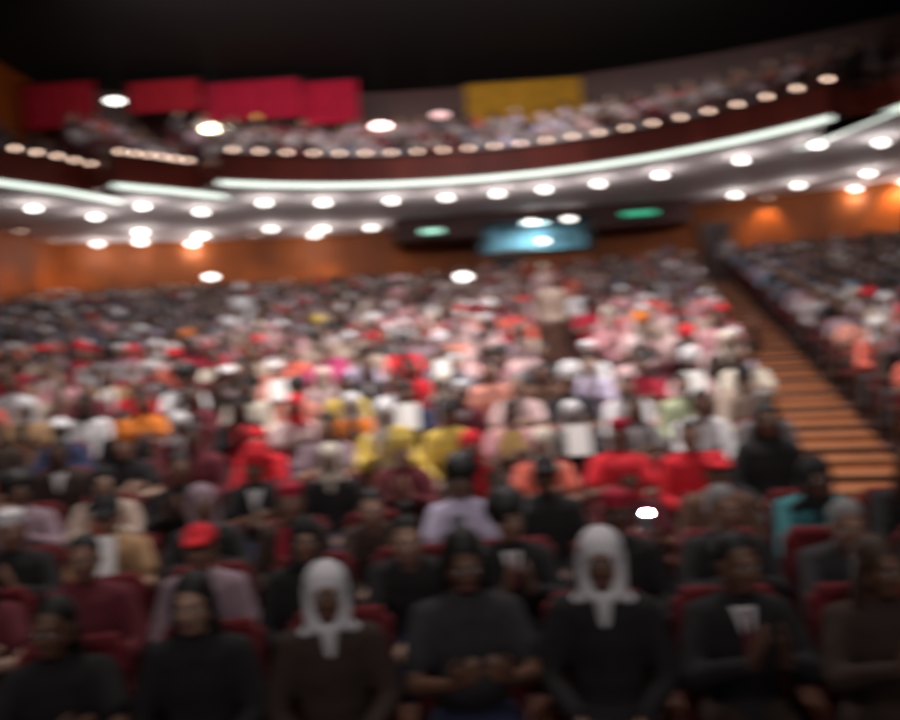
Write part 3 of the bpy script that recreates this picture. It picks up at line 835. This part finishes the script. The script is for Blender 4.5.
# what the photo shows where: (x, y, cloth colour)
BLOBS = """240,313,white 233,333,pale pink 203,350,pale pink 133,367,light grey 43,372,beige 87,383,light grey 25,400,light grey 43,402,pale pink 60,403,pink 90,360,maroon 133,387,crimson 83,402,maroon 147,417,bright red 110,430,crimson 183,417,white 193,432,maroon 137,433,orange 77,433,white 83,453,mauve 20,422,beige 37,437,tan 223,373,cream 283,380,coral 283,362,white 213,397,beige 243,417,cream 283,410,salmon 233,437,black 163,437,brown 287,433,pale pink 267,460,bright red 80,473,black 20,470,grey 150,490,grey 217,493,mauve 280,512,bright red 200,477,maroon 143,503,crimson 82,520,beige 20,517,mauve 140,522,grey 277,487,charcoal 200,517,black 397,317,pink 457,332,pale pink 520,325,coral 500,310,maroon 343,320,charcoal 327,357,beige 393,367,bright red 427,370,white 357,380,lilac 327,373,magenta 343,398,yellow 383,417,white 417,393,bright red 467,393,pale pink 450,380,slate blue 460,407,maroon 523,393,salmon 573,377,white 567,397,orange 547,418,cream 597,393,lilac 593,412,black 340,433,orange 410,437,navy 460,440,yellow 360,447,salmon 513,440,pink 547,442,maroon 390,467,yellow 457,462,bright red 540,467,coral 370,497,cream 483,506,white 425,490,maroon 533,494,crimson 580,452,charcoal 583,552,white 467,532,lilac 333,467,mauve 333,517,black 517,540,olive 577,507,black 667,340,pale pink 627,363,pale pink 660,357,black 657,375,light blue 707,370,white 663,392,bright red 720,390,crimson 613,390,lilac 783,392,white 750,392,cream 667,413,pale green 740,407,beige 623,420,white 780,413,dark brown 720,433,white 713,413,brown 763,433,grey 800,440,charcoal 643,445,grey 620,465,bright red 655,465,crimson 693,465,bright red 733,463,crimson 727,480,teal 800,482,teal 823,507,teal 640,482,beige 847,347,coral 840,367,bright red 893,380,lilac 883,407,maroon 883,460,black 877,320,beige 747,353,lilac 753,367,olive 877,527,brown 230,560,crimson 75,580,tan 125,557,tan 175,600,mauve 275,590,mauve 345,615,white 425,590,black 15,590,black 225,610,black 390,590,dark brown 510,605,mauve 575,622,white 650,552,pale pink 645,595,crimson 750,580,black 875,545,brown 875,585,mauve 815,610,maroon 730,535,brown 775,510,maroon 305,400,salmon 310,425,orange 255,395,cream 170,385,coral 60,380,crimson 105,410,tan 8,380,crimson 320,340,pale pink 350,350,beige 290,345,pink 365,335,crimson 430,350,mauve 480,355,pale pink 500,370,pink 540,360,mauve 590,330,crimson 610,320,pale pink 640,320,pale pink 560,310,pink 480,300,pale pink 580,300,white 545,345,brown 490,410,salmon 500,430,pink 430,420,cream 330,410,cream 710,350,pink 690,345,pale pink 770,370,cream 765,395,cream 870,350,coral 860,335,salmon 862,370,crimson 890,335,tan""".replace('\n', ' ')
BL = []
toks = BLOBS.split(' '); cur = ''
for t in toks:
    if ',' in t:
        if cur: BL.append(cur)
        cur = t
    else: cur += ' '+t
BL.append(cur)
BL = [(float(b.split(',')[0]), float(b.split(',')[1]), b.split(',')[2]) for b in BL]
def zone_palette(x, y):
    if y < 345:
        if x < 220: return ['slate blue', 'grey', 'charcoal', 'mauve', 'slate blue', 'light grey']
        if x > 740: return ['slate blue', 'light blue', 'grey', 'slate blue', 'charcoal', 'mauve', 'light grey']
        if x < 430 and y > 300: return ['pale pink', 'mauve', 'grey', 'pink', 'beige', 'maroon', 'light grey']
        if x < 430: return ['slate blue', 'charcoal', 'grey', 'lilac', 'mauve', 'black']
        if x > 600 and y < 300: return ['grey', 'charcoal', 'mauve', 'light grey', 'maroon', 'slate blue']
        return ['pale pink', 'crimson', 'maroon', 'pink', 'mauve', 'coral', 'beige', 'light grey']
    if y < 445: return ['maroon', 'mauve', 'beige', 'crimson', 'charcoal', 'salmon', 'brown', 'pale pink', 'dark brown', 'grey', 'coral']
    if y < 510: return ['black', 'charcoal', 'maroon', 'dark brown', 'navy', 'black', 'black']
    return ['black', 'charcoal', 'black', 'dark brown', 'maroon', 'black']
def choose_top(px, py, wpx, rnd):
    best, bd = None, 1e9
    for bx, by, c in BL:
        d = math.hypot((px-bx), (py-by)*1.2)
        if d < bd: best, bd = c, d
    if bd < max(11, wpx*(.48 if py < 450 else .37)): return best
    return rnd.choice(zone_palette(px, py))
RN = random.Random(5)
# who sits where ------------------------------------------------------
slots = []   # (row, angle, x, y, z)
for i in range(NROWS):
    R = R0+i*PITCHR; z = row_z(i); da = .56/R
    st = (.2 if i % 2 else 0)*.56/R
    if i < 3: angs = [(k+(.5 if i % 2 else 0))*da for k in range(-int(1/da), int(1/da))]
    else:
        e1 = (W1/2+.29)/R; e2 = (W2/2+.29)/R; angs = []
        a = A1+e1
        while a < 1: angs.append(a); a += da
        a = A1-e1-st
        while a > (A2+e2 if i >= 8 else -1): angs.append(a); a -= da
        if i >= 8:
            a = A2-e2-st
            while a > -1: angs.append(a); a -= da
    for a in angs:
        x, y = pol(R, a)
        if x < XL+.8 or x > XR-.8 or y > 31.2 or y < .5: continue
        for A, w in ((A1, W1), (A2, W2)):
            if i >= (3 if A == A1 else 8) and abs(a-A)*R < w/2+.27: break
        else:
            px, py = pix((x, y, z+1.0))
            m = 60 if i > 8 else 100
            if px < -m or px > 900+m or py > 800: continue
            slots.append((i, a, x, y, z, px, py))
slots.sort(key=lambda s: (s[0], s[1]))
NEAR = [s for s in slots if s[0] < 14]
FAR = [s for s in slots if s[0] >= 14]
if len(NEAR) > 300:
    FAR = NEAR[300:]+FAR; NEAR = NEAR[:300]
HK = list(HEADS)
HW = {'short black hair': 22, 'long black hair': 14, 'an afro': 5, 'a hair bun': 6, 'black braids': 6, 'short grey hair': 4, 'long brown hair': 4, 'a white cap': 2, 'a red cap': 1, 'a black cap': 3,
      'a white skullcap': 3, 'a red skullcap': 1, 'a red headscarf': 1.5, 'a white headscarf': 2, 'a black headscarf': 6, 'a cream headscarf': 2, 'a mauve headscarf': 3, 'a white headwrap': .6, 'a red headwrap': .5, 'a yellow headwrap': .25, 'a pink headwrap': .4, 'an orange headwrap': .25}
def pick_head(rnd, top, py):
    w = dict(HW)
    if py > 600:
        w = {k: v for k, v in w.items() if 'black' in k or k in ('an afro', 'a hair bun', 'long brown hair')}
    elif py > 470:
        for k in w:
            if 'white' in k or 'cream' in k or 'yellow' in k or 'pink' in k or 'orange' in k: w[k] *= .2
    if top in ('white', 'cream', 'pale pink', 'lilac') and py < 440:
        w['a white headscarf'] = 4; w['a white headwrap'] = 1.5; w['a cream headscarf'] = 4
    return rnd.choices(list(w), list(w.values()))[0]
used = set(); held = []
HB = {(345, 608): 'a white headscarf', (583, 552): 'a white headscarf', (230, 557): 'a red cap', (281, 513): 'a red skullcap', (267, 458): 'a red headwrap', (457, 458): 'a red headscarf',
      (240, 313): 'a white headwrap', (693, 462): 'a red cap', (620, 462): 'a red headscarf', (573, 377): 'a white headwrap', (547, 416): 'a cream headscarf', (383, 415): 'a white headscarf', (707, 368): 'a white headwrap', (77, 432): 'a white cap', (183, 416): 'a white headscarf', (390, 465): 'a yellow headwrap'}
hbest = {}
for hk, hv in HB.items():
    q = min(NEAR, key=lambda s_: math.dist(hk, pix((s_[2], s_[3], row_z(s_[0])+1.24))))
    hbest[(q[0], round(q[1], 4))] = hv
for (i, a, x, y, z, px, py) in NEAR:
    wpx = FPX*.45/max(y, 2)
    top = choose_top(px, py+wpx*.15, wpx, RN)
    scarf = None
    if i == 0: top = RN.choice(['black', 'charcoal', 'black', 'black', 'dark brown'])
    if i > 0 and RN.random() < .14: scarf = RN.choice(['bright red', 'bright red', 'crimson', 'white', 'yellow'])
    if scarf and py > 470 and scarf in ('white', 'yellow'): scarf = 'crimson'
    for _ in range(60):
        head = pick_head(RN, top, py)
        if (top, head) not in used: break
    else:
        for _ in range(300):
            head = pick_head(RN, top, py)
            if (top, head, i) not in used: break
    head = hbest.get((i, round(a, 4)), head)
    if (top, head, i) in used and (i, round(a, 4)) in hbest: top = 'mauve' if top != 'mauve' else 'black'
    used.add((top, head)); used.add((top, head, i))
    pzn = RN.choices(['lap', 'clap', 'hold', 'raise', 'folded', 'lean'], [8, 4, 3, .7 if i > 1 else 0, 4, 3])[0]
    wear, detail = 'top', None
    if 'headscarf' not in head and RN.random() < .62:
        if top in ('black', 'charcoal', 'navy', 'dark brown', 'grey', 'slate blue', 'maroon', 'brown') and RN.random() < .55: wear, detail = 'jacket', 'jacket'
        else: wear, detail = 'shirt', 'shirt'
    wom = any(k in head for k in ('long', 'bun', 'braids', 'headscarf', 'headwrap'))
    who = f'{top} {wear} and {head.replace("a ", "").replace("an ", "")}'
    lab = f'seated person in {top} {wear} with {head}' + (f', {scarf} scarf' if scarf else '') + f', {ORD[i]} stalls row'
    lab = lab.replace('bright red scarf', 'red scarf')
    jx, jr = RN.uniform(-.02, .02), RN.uniform(-.12, .12)
    make_seat(x, y, z, -a, f'dark red theatre seat, {ORD[i]} row, under person in {who}')
    near_enough = 0
    if top != 'black' and math.hypot(px-663, (py-520)) < 34: pzn = 'hold'
    sc = RN.uniform(.94, 1.04)
    r = make_person(x+jx*math.cos(a), y-jx*math.sin(a), z, -a+jr, pzn, top, head, RN.choices([0, 1, 2, 3], [3, 5, 4, 2])[0], lab, 'people seated in the stalls', scarf,
                    'skirt' if wom and RN.random() < .6 else 'trousers', RN.choice(['black', 'navy', 'charcoal', 'dark brown', top] if top in ('maroon', 'navy', 'charcoal', 'crimson', 'mauve', 'slate blue') else ['black', 'navy', 'charcoal', 'dark brown']), i < 3, sc, detail=detail, tie=RN.choice(['crimson', 'navy', 'maroon', 'bright red', 'black']))
    if pzn == 'hold' and 1 < i < 9: held.append((r, i, who, px, py))

torch = min(held, key=lambda h: math.hypot(h[3]-663, h[4]-520))[0]
# things held up in the hands
bmp = bmesh.new(); add_box(bmp, (0, 0, 0), (.21, .004, .28)); PAPER = from_bm('x', bmp, mat('paper', (.82, .8, .78), .7)); pm = PAPER.data; bpy.data.objects.remove(PAPER)
bmp = bmesh.new(); add_box(bmp, (0, 0, 0), (.078, .009, .155), 0, .004); t_ = from_bm('x', bmp, M_METAL); phm = t_.data; bpy.data.objects.remove(t_)
bmp = bmesh.new(); add_box(bmp, (0, .0052, 0), (.070, .001, .145)); t_ = from_bm('x', bmp, mat('screen_glow', (.02, .02, .02), .2, emit=((.85, .92, 1), 1.6))); scm = t_.data; bpy.data.objects.remove(t_)
for k, (r, i, who, px, py) in enumerate(held):
    M = Matrix.Translation(r.location) @ Matrix.Rotation(r.rotation_euler.z, 4, 'Z') @ Matrix.Diagonal((*r.scale, 1))
    loc = M @ Vector((0, -.338, 1.045) if k % 3 == 0 and r is not torch else (0, -.352, 1.02))
    if k % 3 == 0 and r is not torch:
        o = new_obj('paper_sheet', pm); o.location = loc; o.rotation_euler = (math.radians(-28), 0, r.rotation_euler.z)
        tag(o, f'white paper held up, {ORD[i]} row, by {who}', 'paper', 'paper sheets held by the audience')
    else:
        o = empty('phone', loc, 0, f'phone held up in {ORD[i]} row by person in {who}', 'phone', 'phones held by the audience')
        o.rotation_euler = (math.radians(-28), 0, r.rotation_euler.z)
        new_obj('phone_case', phm, o); new_obj('screen', scm, o)
        if r is torch:
            bt = bmesh.new(); add_sphere(bt, (.02, -.006, .058), (.014, .004, .014)); from_bm('torch', bt, mat('torch_glow', (1, 1, 1), .3, emit=((.95, .98, 1), 900)), o)
            o['label'] = f'phone shining a white torch, {ORD[i]} row, held by {who}'

# people standing
def stand_at(px, py_head, d, top, head, lab, skin=1, scale=1., low='skirt', lowc=None, zf=None):
    """a standing person whose feet are on the terrace at depth d"""
    x = at_y(px, py_head, d).x
    R = math.hypot(x-CX, d-CY); i = int((R-R0-.36)//PITCHR)+1
    z = row_z(min(i, NROWS)) if zf is None else zf
    make_person(x, d, z, -math.atan2(x, d+5.9)*.8, 'stand', top, head, skin, lab, 'people standing in the aisles', None, low, lowc or top, True, scale)
stand_at(242, 315, 19.62, 'white', 'a white headwrap', 'person standing in white robe and white headwrap among the left rows')
stand_at(398, 318, 20.5, 'pink', 'a pink headwrap', 'person standing in pink robe and pink headwrap behind the seated middle block')
for d, top, head, lab in ((15.0, 'beige', 'short black hair', 'person in beige standing lowest on the carpeted middle aisle'), (20.0, 'pale pink', 'a cream headscarf', 'person in pale pink robe and cream headscarf on the middle aisle')):
    R = d+5.9; x, y = pol(R, A2); i = int((R-R0-.36)//PITCHR)+1
    make_person(x, y, row_z(i)+.07, -A2, 'stand', top, head, 2, lab, 'people standing in the aisles', None, 'trousers', 'brown' if d < 16 else 'pale pink', True)
for px, d, top, head, lab in ((728, 30.6, 'light grey', 'short black hair', 'person in light grey top standing by the right double door'), (507, 30.9, 'charcoal', 'a black cap', 'person in charcoal and black cap standing by the booth door'),
                              (668, 30.8, 'mauve', 'an afro', 'person in mauve top with an afro standing at the back wall')):
    stand_at(px, 250, d, top, head, lab, 2, 1, 'trousers', 'charcoal', row_z(NROWS))

# ------------------------------------------------------------------ everyone farther away, and their seats
def low_arrays(me, ratio):
    o = bpy.data.objects.new('t', me.copy()); COL.objects.link(o)
    d = o.modifiers.new('d', 'DECIMATE'); d.ratio = ratio
    dg = bpy.context.evaluated_depsgraph_get(); r = bpy.data.meshes.new_from_object(o.evaluated_get(dg))
    r.calc_loop_triangles()
    v = np.empty(len(r.vertices)*3); r.vertices.foreach_get('co', v); v = v.reshape(-1, 3)
    t = np.empty(len(r.loop_triangles)*3, dtype=np.int64); r.loop_triangles.foreach_get('vertices', t); t = t.reshape(-1, 3)
    mi = np.empty(len(r.loop_triangles), dtype=np.int64); r.loop_triangles.foreach_get('material_index', mi)
    me2 = o.data; bpy.data.objects.remove(o); bpy.data.meshes.remove(me2); bpy.data.meshes.remove(r)
    return v, t, mi
LOW = {}
def low(me, target):
    if me.name not in LOW:
        n = sum(len(p.vertices)-2 for p in me.polygons)
        LOW[me.name] = low_arrays(me, min(1, target/n))
    return LOW[me.name]
class Bag:
    def __init__(s): s.v = []; s.t = []; s.m = []; s.n = 0; s.mats = []; s.idx = {}
    def mi(s, m):
        if m.name not in s.idx: s.idx[m.name] = len(s.mats); s.mats.append(m)
        return s.idx[m.name]
    def add(s, arr, M, mats):
        v, t, mi = arr; M = np.array(M)
        s.v.append(v @ M[:3, :3].T+M[:3, 3]); s.t.append(t+s.n); s.n += len(v)
        lut = np.array([s.mi(m) for m in mats]); s.m.append(lut[np.minimum(mi, len(mats)-1)])
    def build(s, name):
        V = np.concatenate(s.v); T = np.concatenate(s.t); MI = np.concatenate(s.m)
        me = bpy.data.meshes.new(name); me.vertices.add(len(V)); me.vertices.foreach_set('co', V.ravel())
        me.loops.add(len(T)*3); me.loops.foreach_set('vertex_index', T.ravel().astype(np.int32))
        me.polygons.add(len(T)); me.polygons.foreach_set('loop_start', np.arange(0, len(T)*3, 3, dtype=np.int32))
        for m in s.mats: me.materials.append(m)
        me.polygons.foreach_set('material_index', MI.astype(np.int32)); me.polygons.foreach_set('use_smooth', [True]*len(T))
        me.update(); me.validate()
        return new_obj(name, me)
crowd, seats = Bag(), Bag()
def far_person(x, y, z, rz, top, head, skin, pzn='lap', seat=True, rnd=RN):
    D = POSES[pzn]; M = Matrix.Translation((x, y, z)) @ Matrix.Rotation(rz, 4, 'Z')
    crowd.add(low(D['body'], 900), M, [SKIN[skin], M_EYE, M_IRIS, M_LIP]); crowd.add(low(D['top'], 260), M, [fab(top)])
    crowd.add(low(D['trousers'], 120), M, [fab('charcoal')])
    me, _ = HEADS[head]; crowd.add(low(me, 130), M @ D['M'], [me.materials[0]])
    if seat:
        for k, me in SEAT.items():
            if k in ('seat_cushion', 'backrest'): seats.add(low(me, 60), M, [me.materials[0]])
for (i, a, x, y, z, px, py) in FAR:
    if RN.random() < .03: continue
    top = choose_top(px, py, 16, RN)
    far_person(x, y, z, -a+RN.uniform(-.2, .2), top, pick_head(RN, top, py), RN.choice([1, 2, 2, 3]), RN.choice(['lap', 'lap', 'clap', 'folded', 'hold', 'raise'] if RN.random() < .5 else ['lap', 'folded']))
# gallery
for s in SEGS:
    L = sum(math.dist(a, b) for a, b in zip(s, s[1:]))
    for k in range(5):
        d = .35+.25*(k % 2)
        while d < L-.3:
            p, t = poly_point(s, d); n = Vector((-t.y, t.x)); q = p+n*(.55+.47+k*.85)
            d += .62*(1 if k else .95)
            if RN.random() < .18 or q.y > back_y(q.x)-.8 or q.x < XL+.7: continue
            rz = math.atan2(t.y, t.x)
            px, py = pix((q.x, q.y, ZS+1.3+k*.42))
            pal = ['grey', 'light grey', 'mauve', 'slate blue', 'charcoal', 'maroon', 'light grey'] if px < 620 else ['maroon', 'grey', 'mauve', 'charcoal', 'brown']
            if 500 < px < 590: pal = ['light grey', 'lilac', 'pale pink', 'light grey']
            far_person(q.x, q.y, ZS+.30+k*.42, rz, RN.choice(pal), pick_head(RN, 'grey', 480), RN.choice([1, 2, 3]), RN.choice(['lap', 'folded', 'clap']), True)
tag(crowd.build('crowd'), 'distant audience filling the rear stalls and the balcony above', 'crowd', kind='stuff')
tag(seats.build('seating'), 'dark red seats of the rear stalls and balcony, mostly hidden by the crowd', 'seating', kind='stuff')
print('NEAR', len(NEAR), 'FAR', len(FAR), 'objects', len(bpy.data.objects))
